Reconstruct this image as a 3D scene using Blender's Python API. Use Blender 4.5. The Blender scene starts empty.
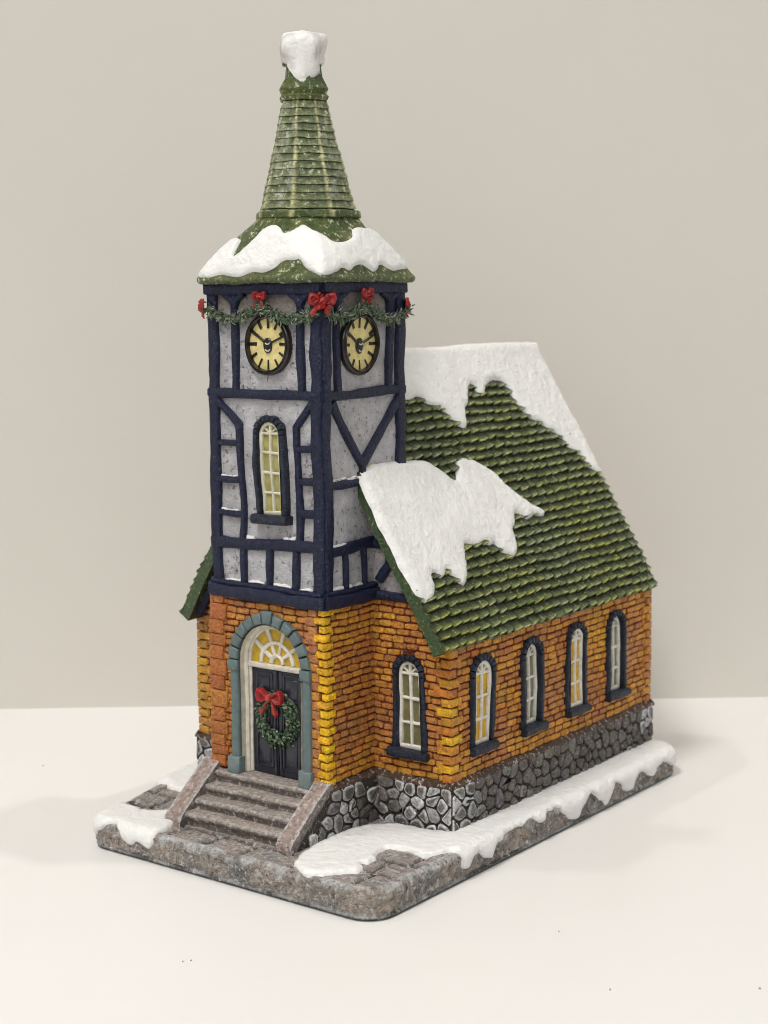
import bpy, bmesh, math, random
from mathutils import Vector, Matrix, noise
from mathutils.geometry import delaunay_2d_cdt
import numpy as np
random.seed(7)
U = 0.01                       # the model is written in centimetres, the scene is in metres
SC = bpy.context.scene
# ------------------------------------------------------------------ camera
cam_d = bpy.data.cameras.new("camera"); cam = bpy.data.objects.new("camera", cam_d)
SC.collection.objects.link(cam); SC.camera = cam
FW = Vector((-0.59825139, 0.79029967, -0.13236958)); RT = Vector((0.79794653, 0.60267299, -0.00816172))
UP = Vector((-0.07332537, 0.11050661, 0.99116683)); CP = Vector((27.77822162, -29.05950792, 14.73825287))
m = Matrix((RT, UP, -FW)).transposed().to_4x4(); m.translation = CP * U; cam.matrix_world = m
cam_d.sensor_width = 36; cam_d.lens = 1627.2754 * 36 / 1024; cam_d.clip_start = 0.01; cam_d.clip_end = 60
cam_d.dof.use_dof = True; cam_d.dof.focus_distance = 0.405; cam_d.dof.aperture_fstop = 28
# ------------------------------------------------------------------ light: a pale room, ceiling lamps and added fill lights
w = bpy.data.worlds.new("World"); SC.world = w; w.use_nodes = True
bg = w.node_tree.nodes["Background"]; bg.inputs[0].default_value = (1.0, 0.98, 0.95, 1); bg.inputs[1].default_value = .36
def lamp(name, target, direction, dist, energy, size, col=(1, .97, .93), spread=180):
    d = bpy.data.lights.new(name, 'AREA'); d.shape = 'DISK'; d.size = size; d.energy = energy; d.color = col; d.spread = math.radians(spread)
    o = bpy.data.objects.new(name, d); SC.collection.objects.link(o)
    v = Vector(direction).normalized(); o.location = Vector(target) * U + v * dist
    o.rotation_euler = v.to_track_quat('Z', 'Y').to_euler(); return o
lamp("ceiling_lamp_left", (5, 15, 5), (-.39, -.31, 1), 2.2, 4.6, .065)
lamp("ceiling_lamp_right", (0, 4, 14), (.42, .26, 1), 2.2, 8.5, .075)
lamp("front_fill", (0, 5, 8), (.75, -1.35, 1.0), 2.0, 6.5, .6)  # unseen soft fill from the camera side, brightens the upright faces
lamp("wall_gradient_fill", (4, -2, 0), (.0, -.55, 1.0), 2.6, 1.8, .6, spread=38)  # added area light, narrow spread so the upper wall stays dimmer
SC.view_settings.view_transform = 'Standard'; SC.view_settings.look = 'None'
SC.view_settings.exposure = 0.14; SC.view_settings.gamma = 1.0
SC.cycles.max_bounces = 8; SC.cycles.filter_width = 1.0
# ------------------------------------------------------------------ materials (colour of each brick, tile, leaf sits in the attribute Col)
def paint(name, rough=.55, var=.25, vscale=3.0, bump=.3, bscale=9.0, bdist=.0006, dry=None, dry_lo=.6, dry_hi=.7, dry_scale=9.0,
          spec=.4, pits=0.0, fixed=None, coat=0.0, sss=0.0):
    mt = bpy.data.materials.new(name); mt.use_nodes = True; nt = mt.node_tree; N = nt.nodes; L = nt.links
    b = N["Principled BSDF"]; b.inputs["Roughness"].default_value = rough; b.inputs["Specular IOR Level"].default_value = spec
    b.inputs["Coat Weight"].default_value = coat; b.inputs["Coat Roughness"].default_value = .3
    tc = N.new("ShaderNodeTexCoord"); mp = N.new("ShaderNodeMapping"); mp.inputs["Scale"].default_value = (100, 100, 100)
    L.new(tc.outputs["Object"], mp.inputs[0])
    if fixed: 
        c = N.new("ShaderNodeRGB"); c.outputs[0].default_value = (*fixed, 1); src = c.outputs[0]
    else:
        a = N.new("ShaderNodeAttribute"); a.attribute_name = "Col"; src = a.outputs["Color"]
    def nz(scale, detail=4, rg=.6):
        n = N.new("ShaderNodeTexNoise"); n.inputs["Scale"].default_value = scale; n.inputs["Detail"].default_value = detail
        n.inputs["Roughness"].default_value = rg; L.new(mp.outputs[0], n.inputs["Vector"]); return n.outputs["Fac"]
    r = N.new("ShaderNodeMapRange"); r.inputs[1].default_value = .3; r.inputs[2].default_value = .7
    r.inputs[3].default_value = 1 - var; r.inputs[4].default_value = 1 + var; L.new(nz(vscale, 6, .65), r.inputs[0])
    mu = N.new("ShaderNodeVectorMath"); mu.operation = 'SCALE'; L.new(src, mu.inputs[0]); L.new(r.outputs[0], mu.inputs["Scale"])
    out = mu.outputs[0]
    if pits:
        rr = N.new("ShaderNodeMapRange"); rr.inputs[1].default_value = .34; rr.inputs[2].default_value = .42
        rr.inputs[3].default_value = pits; rr.inputs[4].default_value = 0; L.new(nz(7.5, 3, .7), rr.inputs[0])
        mx = N.new("ShaderNodeMix"); mx.data_type = 'RGBA'; L.new(rr.outputs[0], mx.inputs[0]); L.new(out, mx.inputs[6])
        mx.inputs[7].default_value = (.045, .03, .025, 1); out = mx.outputs[2]
    if dry:
        rr = N.new("ShaderNodeMapRange"); rr.inputs[1].default_value = dry_lo; rr.inputs[2].default_value = dry_hi
        L.new(nz(dry_scale, 5, .7), rr.inputs[0])
        mx = N.new("ShaderNodeMix"); mx.data_type = 'RGBA'; L.new(rr.outputs[0], mx.inputs[0]); L.new(out, mx.inputs[6])
        mx.inputs[7].default_value = (*dry, 1); out = mx.outputs[2]
    L.new(out, b.inputs["Base Color"])
    if bump:
        bp = N.new("ShaderNodeBump"); bp.inputs["Strength"].default_value = bump; bp.inputs["Distance"].default_value = bdist
        L.new(nz(bscale, 6, .6), bp.inputs["Height"]); L.new(bp.outputs[0], b.inputs["Normal"])
    if sss: b.inputs["Subsurface Weight"].default_value = sss; b.inputs["Subsurface Scale"].default_value = .001
    return mt
M = dict(
    brick=paint("brick_paint", .33, .42, 9, .9, 14, .0010, dry=(.80, .50, .10), dry_lo=.62, dry_hi=.72, dry_scale=10, pits=.35),
    plaster=paint("plaster_paint", .55, .26, 3.2, .7, 12, .0008, pits=.75),
    timber=paint("navy_timber_paint", .34, .45, 6, .8, 12, .0010, dry=(.15, .17, .24), dry_lo=.63, dry_hi=.75, spec=.28),
    tile=paint("green_tile_paint", .32, .5, 9, .8, 13, .0010, dry=(.44, .48, .20), dry_lo=.60, dry_hi=.67, dry_scale=9, pits=.4),
    spire=paint("green_spire_paint", .34, .5, 7, .9, 12, .0012, dry=(.60, .62, .44), dry_lo=.57, dry_hi=.64, dry_scale=7, pits=.6),
    snow=paint("snow_paint", .36, .04, 3, .7, 4.6, .0012, spec=.5),
    stone=paint("grey_stone_paint", .45, .5, 8, 1, 12, .0014, dry=(.46, .45, .44), dry_lo=.58, dry_hi=.66, dry_scale=12, pits=.4),
    base=paint("weathered_slab_paint", .45, .5, 8, 1.0, 12, .0026, dry=(.66, .65, .64), dry_lo=.535, dry_hi=.62, dry_scale=6.5, pits=.75),
    step=paint("step_paint", .48, .45, 8, 1, 14, .0014, dry=(.62, .59, .56), dry_lo=.56, dry_hi=.64, dry_scale=8, pits=.5),
    gloss=paint("glossy_dark_paint", .25, .3, 4, .3, 8, .0004, spec=.5),
    satin=paint("satin_paint", .4, .2, 5, .35, 9, .0005),
    leaf=paint("evergreen_paint", .55, .3, 9, .2, 12, .0004),
)
# ------------------------------------------------------------------ mesh helpers
def warp(p):
    x, y, z = p
    n = noise.noise_vector(Vector((x * .55 + 3, y * .55, z * .55)))
    k = noise.noise_vector(Vector((x * 2.6, y * 2.6 + 9, z * 2.6)))
    return (x + n.x * .05 + k.x * .014, y + n.y * .05 + k.y * .014, z + n.z * .05 + k.z * .014)
class MB:
    def __init__(s): s.v = []; s.f = []; s.c = []; s.m = []
    def add(s, vs, fs, col, mi=0):
        o = len(s.v); s.v += [tuple(v) for v in vs]
        if isinstance(col, list): s.c += col
        else: s.c += [col] * len(vs)
        s.f += [tuple(i + o for i in f) for f in fs]; s.m += [mi] * len(fs)
    def build(s, name, mats, parent, angle=42, wp=True, jitter=0):
        me = bpy.data.meshes.new(name)
        vs = []
        for p in s.v:
            if wp: p = warp(p)
            if jitter:
                p = tuple(a + random.uniform(-jitter, jitter) for a in p)
            vs.append((p[0] * U, p[1] * U, p[2] * U))
        me.from_pydata(vs, [], s.f)
        a = me.color_attributes.new("Col", 'FLOAT_COLOR', 'POINT')
        buf = np.ones((len(s.v), 4), np.float32); buf[:, :3] = np.array(s.c, np.float32)[:, :3]; a.data.foreach_set("color", buf.ravel())
        if not isinstance(mats, (list, tuple)): mats = [mats]
        for mm in mats: me.materials.append(mm)
        me.polygons.foreach_set("material_index", s.m)
        bm = bmesh.new(); bm.from_mesh(me); bmesh.ops.recalc_face_normals(bm, faces=bm.faces); bm.to_mesh(me); bm.free()
        me.polygons.foreach_set("use_smooth", [True] * len(me.polygons))
        me.set_sharp_from_angle(angle=math.radians(angle))
        o = bpy.data.objects.new(name, me); SC.collection.objects.link(o); o.parent = parent
        return o
def F(y0): return lambda u, v, h=0: (u, y0 - h, v)          # facing the front
def R(x0): return lambda u, v, h=0: (x0 + h, u, v)          # facing right
def Lf(x0): return lambda u, v, h=0: (x0 - h, u, v)         # facing left
def Bk(y0): return lambda u, v, h=0: (u, y0 + h, v)         # facing back
def vary(c, a=.12):
    k = 1 + random.uniform(-a, a); return tuple(max(0, x * k * (1 + random.uniform(-a * .3, a * .3))) for x in c)
def mixc(a, b, t): return tuple(x + (y - x) * t for x, y in zip(a, b))
def pillow(mb, fr, poly, layers, col, top=None, cap=True):
    """polygon raised in layers [(inset, height)]: bricks, stones, blocks with soft edges"""
    n = len(poly); A = sum(poly[i][0] * poly[(i + 1) % n][1] - poly[(i + 1) % n][0] * poly[i][1] for i in range(n))
    if A < 0: poly = poly[::-1]
    cx = sum(p[0] for p in poly) / n; cy = sum(p[1] for p in poly) / n
    vs = []; cs = []; fs = []
    for li, (ins, h) in enumerate(layers):
        for i in range(n):
            p0, p1, p2 = poly[i - 1], poly[i], poly[(i + 1) % n]
            a = (p1[0] - p0[0], p1[1] - p0[1]); b = (p2[0] - p1[0], p2[1] - p1[1])
            la = math.hypot(*a) or 1e-6; lb = math.hypot(*b) or 1e-6
            nx = -(a[1] / la + b[1] / lb); ny = a[0] / la + b[0] / lb; l = math.hypot(nx, ny) or 1e-6
            cosv = max(.5, l / 2); d = min(ins / cosv, .8 * math.hypot(p1[0] - cx, p1[1] - cy))
            vs.append(fr(p1[0] + nx / l * d, p1[1] + ny / l * d, h)); cs.append(top if (top and li >= len(layers) - 1) else col)
        if li:
            o = (li - 1) * n; q = li * n
            fs += [(o + i, o + (i + 1) % n, q + (i + 1) % n, q + i) for i in range(n)]
    if cap: fs.append(tuple(range((len(layers) - 1) * n, len(layers) * n)))
    mb.add(vs, fs, cs)
def rect(u0, v0, u1, v1): return [(u0, v0), (u1, v0), (u1, v1), (u0, v1)]
def block(mb, fr, u0, v0, u1, v1, h, col, b=.03, base=0, top=None, j=0):
    P = [(x + random.uniform(-j, j), y + random.uniform(-j, j)) for x, y in rect(u0, v0, u1, v1)]
    pillow(mb, fr, P, [(0, base), (0, h - b), (b * .3, h - b * .3), (b, h)], col, top)
def resample(pts, step):
    out = [pts[0]]
    for a, b in zip(pts, pts[1:]):
        l = math.hypot(b[0] - a[0], b[1] - a[1]); n = max(1, int(l / step))
        for k in range(1, n + 1): out.append((a[0] + (b[0] - a[0]) * k / n, a[1] + (b[1] - a[1]) * k / n))
    return out
def strip(mb, fr, pts, wd, h0, h1, col, b=.035, step=.18, closed=False, wob=.10, hfun=None):
    """a bar of rounded section swept along a 2-D path on a surface"""
    P = resample(pts, step); n = len(P); vs = []; cs = []; sec = [(-.5, 0, 0), (-.5, 1, -1), (-.5, 1, 0), (.5, 1, 0), (.5, 1, -1), (.5, 0, 0)]
    for i, p in enumerate(P):
        a = P[i - 1] if (i > 0 or closed) else P[i]; c = P[(i + 1) % n] if (i < n - 1 or closed) else P[i]
        t = (c[0] - a[0], c[1] - a[1]); l = math.hypot(*t) or 1e-6; nn = (-t[1] / l, t[0] / l)
        k = 1
        if 0 < i < n - 1 or closed:
            e1 = (P[i][0] - a[0], P[i][1] - a[1]); l1 = math.hypot(*e1) or 1e-6
            k = 1 / max(.7, abs(e1[0] / l1 * t[0] / l + e1[1] / l1 * t[1] / l))
        ww = wd * (1 + wob * noise.noise(Vector((p[0] * 1.7, p[1] * 1.7, wd * 9)))) * k
        hh = h1 * (1 + wob * .8 * noise.noise(Vector((p[0] * 2.1 + 5, p[1] * 2.1, 3))))
        q = [(-ww / 2, h0), (-ww / 2, hh - b), (-ww / 2 + b, hh), (ww / 2 - b, hh), (ww / 2, hh - b), (ww / 2, h0)]
        vs += [fr(p[0] + nn[0] * s, p[1] + nn[1] * s, h) for s, h in q]; cs += [col] * 6
    fs = []
    for i in range(n if closed else n - 1):
        o = i * 6; q = ((i + 1) % n) * 6
        fs += [(o + k, o + k + 1, q + k + 1, q + k) for k in range(5)]
    if not closed: fs += [tuple(range(6)), tuple(range((n - 1) * 6, n * 6))]
    mb.add(vs, fs, cs)
def arch(uc, hw, v0, vs_, n=14, rise=1.0):
    return [(uc - hw, v0)] + [(uc - hw * math.cos(math.pi * k / n), vs_ + hw * rise * math.sin(math.pi * k / n)) for k in range(n + 1)] + [(uc + hw, v0)]
def inpoly(P, x, y):
    c = False; n = len(P)
    for i in range(n):
        a, b = P[i], P[i - 1]
        if (a[1] > y) != (b[1] > y) and x < (b[0] - a[0]) * (y - a[1]) / (b[1] - a[1]) + a[0]: c = not c
    return c
def cdt(outer, holes, inner):
    vs = [Vector(p) for p in outer]; es = [(i, (i + 1) % len(outer)) for i in range(len(outer))]
    for h in holes:
        o = len(vs); vs += [Vector(p) for p in h]; es += [(o + i, o + (i + 1) % len(h)) for i in range(len(h))]
    vs += [Vector(p) for p in inner]
    V, _, Fc, *_ = delaunay_2d_cdt(vs, es, [], 0, 1e-5)
    out = []
    for f in Fc:
        x = sum(V[i].x for i in f) / len(f); y = sum(V[i].y for i in f) / len(f)
        if inpoly(outer, x, y) and not any(inpoly(h, x, y) for h in holes): out.append(tuple(f))
    return [(v.x, v.y) for v in V], out
def sheet(mb, fr, outer, holes, col, h=0, grid=.5, mi=0):
    O = resample(outer + [outer[0]], grid)[:-1]
    x0, x1 = min(p[0] for p in O), max(p[0] for p in O); y0, y1 = min(p[1] for p in O), max(p[1] for p in O)
    inner = []
    y = y0 + grid / 2
    while y < y1:
        x = x0 + grid / 2
        while x < x1:
            if inpoly(O, x, y) and not any(inpoly(hh, x, y) for hh in holes): inner.append((x, y))
            x += grid
        y += grid
    V, Fc = cdt(O, holes, inner)
    mb.add([fr(a, b, h) for a, b in V], Fc, col, mi)
def segdist(P, Q):
    Q = np.array(Q); A = Q; B = np.roll(Q, -1, 0); D = B - A; l2 = (D ** 2).sum(1) + 1e-12
    out = []
    for p in P:
        t = np.clip(((p - A) * D).sum(1) / l2, 0, 1); d = np.sqrt((((A + D * t[:, None]) - p) ** 2).sum(1)); out.append(d.min())
    return np.array(out)
def snow_patch(name, fr, outline, thick, parent, rough=.05, grid=.10, r=.28, seed=0, sink=.05, col=(.79, .79, .775), free=None, smooth=2, wp=True):
    """lumpy snow with rounded rims lying on a surface given by fr(u, v, h)"""
    O = [tuple(p) for p in outline]
    for _ in range(smooth):     # corner cutting
        n = len(O); Q = []
        for i in range(n):
            a, b = O[i], O[(i + 1) % n]; Q += [(a[0] * .78 + b[0] * .22, a[1] * .78 + b[1] * .22), (a[0] * .22 + b[0] * .78, a[1] * .22 + b[1] * .78)]
        O = Q
    O = resample(O + [O[0]], .07)[:-1]
    J = []
    for x, y in O:
        k = noise.noise_vector(Vector((x * 4.5 + seed, y * 4.5, 1))); J.append((x + k.x * rough, y + k.y * rough))
    O = J
    x0, x1 = min(p[0] for p in O), max(p[0] for p in O); y0, y1 = min(p[1] for p in O), max(p[1] for p in O)
    pts = []
    g = grid
    for j in range(int((y1 - y0) / g) + 2):
        for i in range(int((x1 - x0) / g) + 2):
            x = x0 + (i + (j % 2) * .5) * g; y = y0 + j * g
            if inpoly(O, x, y): pts.append((x, y))
    d = segdist(np.array(pts), O); pts = [p for p, q in zip(pts, d) if q > g * .45]
    # rim ring
    n = len(O); A = sum(O[i][0] * O[(i + 1) % n][1] - O[(i + 1) % n][0] * O[i][1] for i in range(n)); sg = 1 if A > 0 else -1
    ring = []
    for i in range(n):
        a, c = O[i - 1], O[(i + 1) % n]; t = (c[0] - a[0], c[1] - a[1]); l = math.hypot(*t) or 1e-6
        q = (O[i][0] - t[1] / l * sg * .028, O[i][1] + t[0] / l * sg * .028)
        if inpoly(O, *q): ring.append(q)
    V, Fc = cdt(O, [], pts + ring)
    D = segdist(np.array(V), O)
    vs = []
    for (x, y), dd in zip(V, D):
        e = min(1, dd / r); prof = math.sqrt(max(0, 1 - (1 - e) ** 2))
        lump = 1 + .22 * noise.noise(Vector((x * 1.3, y * 1.3, seed + 4))) + .10 * noise.noise(Vector((x * 4, y * 4, seed)))
        vs.append(fr(x, y, -sink if dd < 1e-4 else .012 + thick * prof * lump))
    mb = MB(); mb.add(vs, Fc, col)
    return mb.build(name, M['snow'], parent, angle=75, wp=wp)
# ------------------------------------------------------------------ plan outlines of the base and the tower roof
from math import sin, cos, pi, sqrt, hypot
# ---------- plate (base) plan outline: convex polygon with rounded corners ----------
PH=0.80            # height of the base slab
PR=0.20            # rounding of its top edge
def rounded(poly,rad,n=8):
    out=[];N=len(poly)
    for i in range(N):
        p0,p1,p2=poly[i-1],poly[i],poly[(i+1)%N]
        a=(p0[0]-p1[0],p0[1]-p1[1]);b=(p2[0]-p1[0],p2[1]-p1[1])
        la=hypot(*a);lb=hypot(*b);a=(a[0]/la,a[1]/la);b=(b[0]/lb,b[1]/lb)
        ang=math.acos(max(-1,min(1,a[0]*b[0]+a[1]*b[1])));r=rad[i]
        d=r/math.tan(ang/2);bis=(a[0]+b[0],a[1]+b[1]);lb2=hypot(*bis)
        c=(p1[0]+bis[0]/lb2*r/sin(ang/2),p1[1]+bis[1]/lb2*r/sin(ang/2))
        s=(p1[0]+a[0]*d,p1[1]+a[1]*d);e=(p1[0]+b[0]*d,p1[1]+b[1]*d)
        a0=math.atan2(s[1]-c[1],s[0]-c[0]);a1=math.atan2(e[1]-c[1],e[0]-c[0])
        da=(a1-a0+pi)%(2*pi)-pi
        for k in range(n+1):
            t=a0+da*k/n;out.append((c[0]+r*cos(t),c[1]+r*sin(t)))
    return out
PLATE=[(5.42,-.02),(5.5,15.5),(-5.6,15.5),(-5.5,5.0),(-4.22,0.0)]   # counter clockwise
INNER=None
def offset_poly(poly,d):   # inward offset of a ccw convex polygon
    N=len(poly);L=[]
    for i in range(N):
        p,q=poly[i],poly[(i+1)%N];l=hypot(q[0]-p[0],q[1]-p[1])
        t=((q[0]-p[0])/l,(q[1]-p[1])/l);n=(-t[1],t[0])
        L.append((p[0]+n[0]*d,p[1]+n[1]*d,t[0],t[1]))
    out=[]
    for i in range(N):
        x1,y1,a,b=L[i-1];x2,y2,c,e=L[i]
        den=a*e-b*c;s=((x2-x1)*e-(y2-y1)*c)/den
        out.append((x1+a*s,y1+b*s))
    return out
RAD=[.75,.7,.7,.8,.55]
INP=offset_poly(PLATE,PR)
INR=rounded(INP,[r-PR for r in RAD],6)
def signed(poly,x,y):
    best=1e9;N=len(poly);inside=True
    for i in range(N):
        ax,ay=poly[i];bx,by=poly[(i+1)%N];dx,dy=bx-ax,by-ay;l2=dx*dx+dy*dy
        if l2<1e-12: continue
        if dx*(y-ay)-dy*(x-ax)<0: inside=False
        t=max(0,min(1,((x-ax)*dx+(y-ay)*dy)/l2));px,py=ax+t*dx,ay+t*dy
        d=hypot(x-px,y-py)
        if d<best: best=d;bp=(px,py)
    return (-best if inside else best),bp
def fold(x,y,h=0):
    """a point of the unfolded slab surface: flat on top, bent over the edge and down its side"""
    d,q=signed(INR,x,y)
    if d<=0: return (x,y,PH+h)
    n=((x-q[0])/d,(y-q[1])/d)
    arc=PR*pi/2
    if d<arc:
        a=d/PR;r=(PR+h)*sin(a);z=PH-PR+(PR+h)*cos(a)
    else:
        r=PR+h;z=PH-PR-(d-arc)
    return (q[0]+n[0]*r,q[1]+n[1]*r,z)
# ---------- tower roof: square eave lofted to an octagon ----------
TX,TY=0.04,4.30      # tower axis
EX,EY=2.06,1.96      # eave half widths
def loft(u,v,h=0):
    """u runs round the square (front -1..1, right 1..3, back 3..5, left 5..7), v from eave 0 to top 1"""
    u=(u+1)%8-1
    k=int((u+1)//2);s=u-2*k   # s in -1..1 on side k
    sq=[(s,-1),(1,s),(-s,1),(-1,-s)][k]
    R=1.36;ap=R*cos(pi/8)
    ang=-pi/2+k*pi/2+s*pi/4
    # octagon radius at that angle
    rel=((ang+pi/8)%(pi/4))-pi/8
    ro=ap/cos(rel)
    o=(ro*cos(ang),ro*sin(ang))
    v=max(0,v);w=v**1.16
    x=TX+.0*v+(sq[0]*EX)*(1-w)+o[0]*w;y=TY+.02*v+(sq[1]*EY)*(1-w)+o[1]*w
    z=15.19+(16.78-15.19)*v**1.02
    nx,ny=(sq[0] if abs(sq[0])>.999 else 0),(sq[1] if abs(sq[1])>.999 else 0)
    l=hypot(nx,ny) or 1
    nx,ny,nz=nx/l*.75,ny/l*.75,.66
    return (x+nx*h,y+ny*h,z+nz*h)
# ------------------------------------------------------------------ the surface and the wall behind
def flat(name, verts, faces, mat):
    me = bpy.data.meshes.new(name); me.from_pydata(verts, [], faces); me.materials.append(mat)
    o = bpy.data.objects.new(name, me); SC.collection.objects.link(o); o['kind'] = 'structure'; return o
a, b = Vector((-.1799, .0829, 0)), Vector((.0381, .2584, 0)); t = (b - a).normalized(); nrm = Vector((t.y, -t.x, 0))   # foot of the wall
pA, pB = a - t * 1.6, b + t * 1.6
tab = flat('table', [pA, pB, pB + nrm * .72, pA + nrm * .72] + [p - Vector((0, 0, .03)) for p in (pA, pB, pB + nrm * .72, pA + nrm * .72)],
     [(0, 1, 2, 3), (7, 6, 5, 4), (0, 4, 5, 1), (1, 5, 6, 2), (2, 6, 7, 3), (3, 7, 4, 0)],
     paint("white_table_laminate", .42, .012, .15, .05, 3, .0002, fixed=(.715, .705, .685), spec=.35))
g = Vector((0, 0, 1.6)); k = -nrm * .04
flat('wall', [pA - Vector((0, 0, .03)), pB - Vector((0, 0, .03)), pB + g, pA + g] + [p + k for p in (pA - Vector((0, 0, .03)), pB - Vector((0, 0, .03)), pB + g, pA + g)],
     [(0, 1, 2, 3), (7, 6, 5, 4), (0, 4, 5, 1), (1, 5, 6, 2), (2, 6, 7, 3), (3, 7, 4, 0)],
     paint("greige_wall_paint", .8, .012, .1, .05, 4, .0002, fixed=(.665, .642, .594), spec=.2))
SPECKS = [(3.19, -4.15), (3.29, -4.0), (-11.16, 4.34), (14.16, 2.07), (11.61, 0.15), (9.08, 2.25)]
mb = MB(); cr = random.Random(4)        # a few specks of dust on the table
for (x, y) in SPECKS:
    r = cr.uniform(.018, .032); pillow(mb, lambda u, v, h_=0: (u, v, h_), [(x + r * math.cos(k * 1.05) * cr.uniform(.5, 1.2), y + r * math.sin(k * 1.05) * cr.uniform(.5, 1.2)) for k in range(6)], [(0, 0), (.0, .02), (.01, .035)], (.35, .31, .26))
sp = mb.build('dust', M['satin'], None, wp=False); sp['kind'] = 'stuff'
root = bpy.data.objects.new('church_figurine', None); SC.collection.objects.link(root); root.empty_display_size = .02
root['label'] = 'painted model church with clock tower, orange brick walls and snowy green roof, on white table'
root['category'] = 'figurine'
# ------------------------------------------------------------------ dimensions (cm)
T, YT, YR = 1.92, 2.57, 6.0            # tower half width, front, rear
W, YN, YE = 4.42, 4.59, 15.35           # nave half width, front wall, rear wall
ZP, ZB, ZT = 2.05, 6.82, 15.12          # plinth top, brick top of the tower, tower top
WE, YF, YB, ZE, ZR = 4.58, 4.0, 15.52, 5.73, 13.1
SL = math.hypot(WE, ZR - ZE); CS, SN = WE / SL, (ZR - ZE) / SL
NAVY = (.010, .014, .040)
# ------------------------------------------------------------------ base slab
SLABS = []
def groove(x, y):
    g = 0
    for (ax, ay, bx, by) in GROOVES:
        dx, dy = bx - ax, by - ay; t = max(0, min(1, ((x - ax) * dx + (y - ay) * dy) / (dx * dx + dy * dy)))
        d = math.hypot(x - ax - dx * t, y - ay - dy * t)
        if d < .10: g = max(g, 1 - d / .10)
    return g
GROOVES = [(-2.6, .95, 3.6, .95), (-1.6, 0, -1.5, .95), (-.35, 0, -.3, .95), (1.0, 0, .95, .95), (2.6, -.1, 2.6, 1.0),
           (3.6, 0, 3.6, 2.9), (3.6, 1.1, 5.6, 1.1), (3.6, 2.0, 5.6, 2.0), (4.6, 0, 4.6, 1.1), (4.4, 1.1, 4.4, 2.0), (4.9, 2.0, 4.9, 3.0),
           (-5.6, 1.6, -2.6, 1.6), (-5.6, 2.6, -2.6, 2.6), (-5.6, 3.5, -2.6, 3.5), (-3.6, 1.6, -3.6, 2.6), (-4.5, 2.6, -4.5, 3.5), (-3.4, 2.6, -3.4, 3.5)]
mb = MB(); NR = 520
ringp = INR + [INR[0]]; Ls = [0]
for p, q in zip(ringp, ringp[1:]): Ls.append(Ls[-1] + math.hypot(q[0] - p[0], q[1] - p[1]))
def at_len(s):
    for i in range(len(Ls) - 1):
        if Ls[i + 1] >= s and Ls[i + 1] > Ls[i]:
            t = (s - Ls[i]) / (Ls[i + 1] - Ls[i]); return (ringp[i][0] + (ringp[i + 1][0] - ringp[i][0]) * t, ringp[i][1] + (ringp[i + 1][1] - ringp[i][1]) * t)
    return ringp[0]
R0 = [at_len(Ls[-1] * (i + .5) / NR) for i in range(NR)]
nrmls = []
for i in range(NR):
    p, q = R0[i - 1], R0[(i + 1) % NR]; l = math.hypot(q[0] - p[0], q[1] - p[1]); nrmls.append(((q[1] - p[1]) / l, -(q[0] - p[0]) / l))
prof = [(-.14, 0.0), (-.06, .0), (.015, .05), (.03, .10), (-.015, .13)] + [(0, .13 + (PH - PR - .13) * k / 8) for k in range(1, 9)] + \
       [(-PR + PR * math.cos(a), PH - PR + PR * math.sin(a)) for a in [math.pi / 2 * k / 4 for k in range(1, 5)]]
vs = []; cs = []; fs = []
for j, (o, z_) in enumerate(prof):
    for i in range(NR):
        z = z_
        n = nrmls[i]; x = R0[i][0] + n[0] * (PR + o); y = R0[i][1] + n[1] * (PR + o)
        v = Vector((x, y, z))
        if j > 4:
            d = .045 * noise.noise(v * 1.3) + .05 * noise.noise(v * 3.3) + .07 * noise.noise(v * 7) - .03 * abs(noise.noise(v * 4 + Vector((9, 9, 9))))
            k = min(1, (len(prof) - 1 - j) / 4); x += n[0] * d * k; y += n[1] * d * k; z += (.02 * noise.noise(v * 6)) * (j < len(prof) - 1)
        vs.append((x, y, z))
        c = mixc((.26, .245, .23), (.46, .385, .32), .5 + 1.1 * noise.noise(v * 1.1)); c = mixc(c, (.64, .64, .64), max(0, min(.9, .15 + (z - .66) * 7 + 2.6 * noise.noise(v * 2.6 + Vector((5, 0, 0))) - .1)) if j > 4 else 0)
        if j < 5: c = mixc((.46, .47, .47), (.12, .12, .115), max(0, min(1, .35 + 1.8 * noise.noise(v * 1.6)))) if j in (3, 4) else (.11, .115, .105)
        cs.append(c)
    if j:
        a0, b0 = (j - 1) * NR, j * NR; fs += [(a0 + i, a0 + (i + 1) % NR, b0 + (i + 1) % NR, b0 + i) for i in range(NR)]
mb.add(vs, fs, cs)
TOPR = [(R0[i][0], R0[i][1]) for i in range(NR)]
pts = []
for j in range(int(16 / .075)):
    for i in range(int(12 / .075)):
        x, y = -5.8 + i * .075 + (j % 2) * .0375, -.2 + j * .075
        if signed(INR, x, y)[0] < -.05 and (y < 3.6 or (i % 3 == 0 and j % 3 == 0)): pts.append((x, y))
V, Fc = cdt(TOPR, [], pts)
vs = []; cs = []
for x, y in V:
    d = -signed(INR, x, y)[0]; k = min(1, d / .1); g = groove(x, y)
    z = PH + k * (.05 * noise.noise(Vector((x * 2.4, y * 2.4, 3))) + .025 * noise.noise(Vector((x * 7, y * 7, 3))) - .13 * g)
    vs.append((x, y, z)); n = noise.noise(Vector((x * .8, y * .8, 0)))
    cs.append(mixc(mixc((.37, .345, .33), (.50, .42, .375), .5 + n), (.03, .025, .02), min(1, g * 1.3)))
mb.add(vs, Fc, cs)
base = mb.build('base', M['base'], root, angle=60, wp=False)
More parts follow.
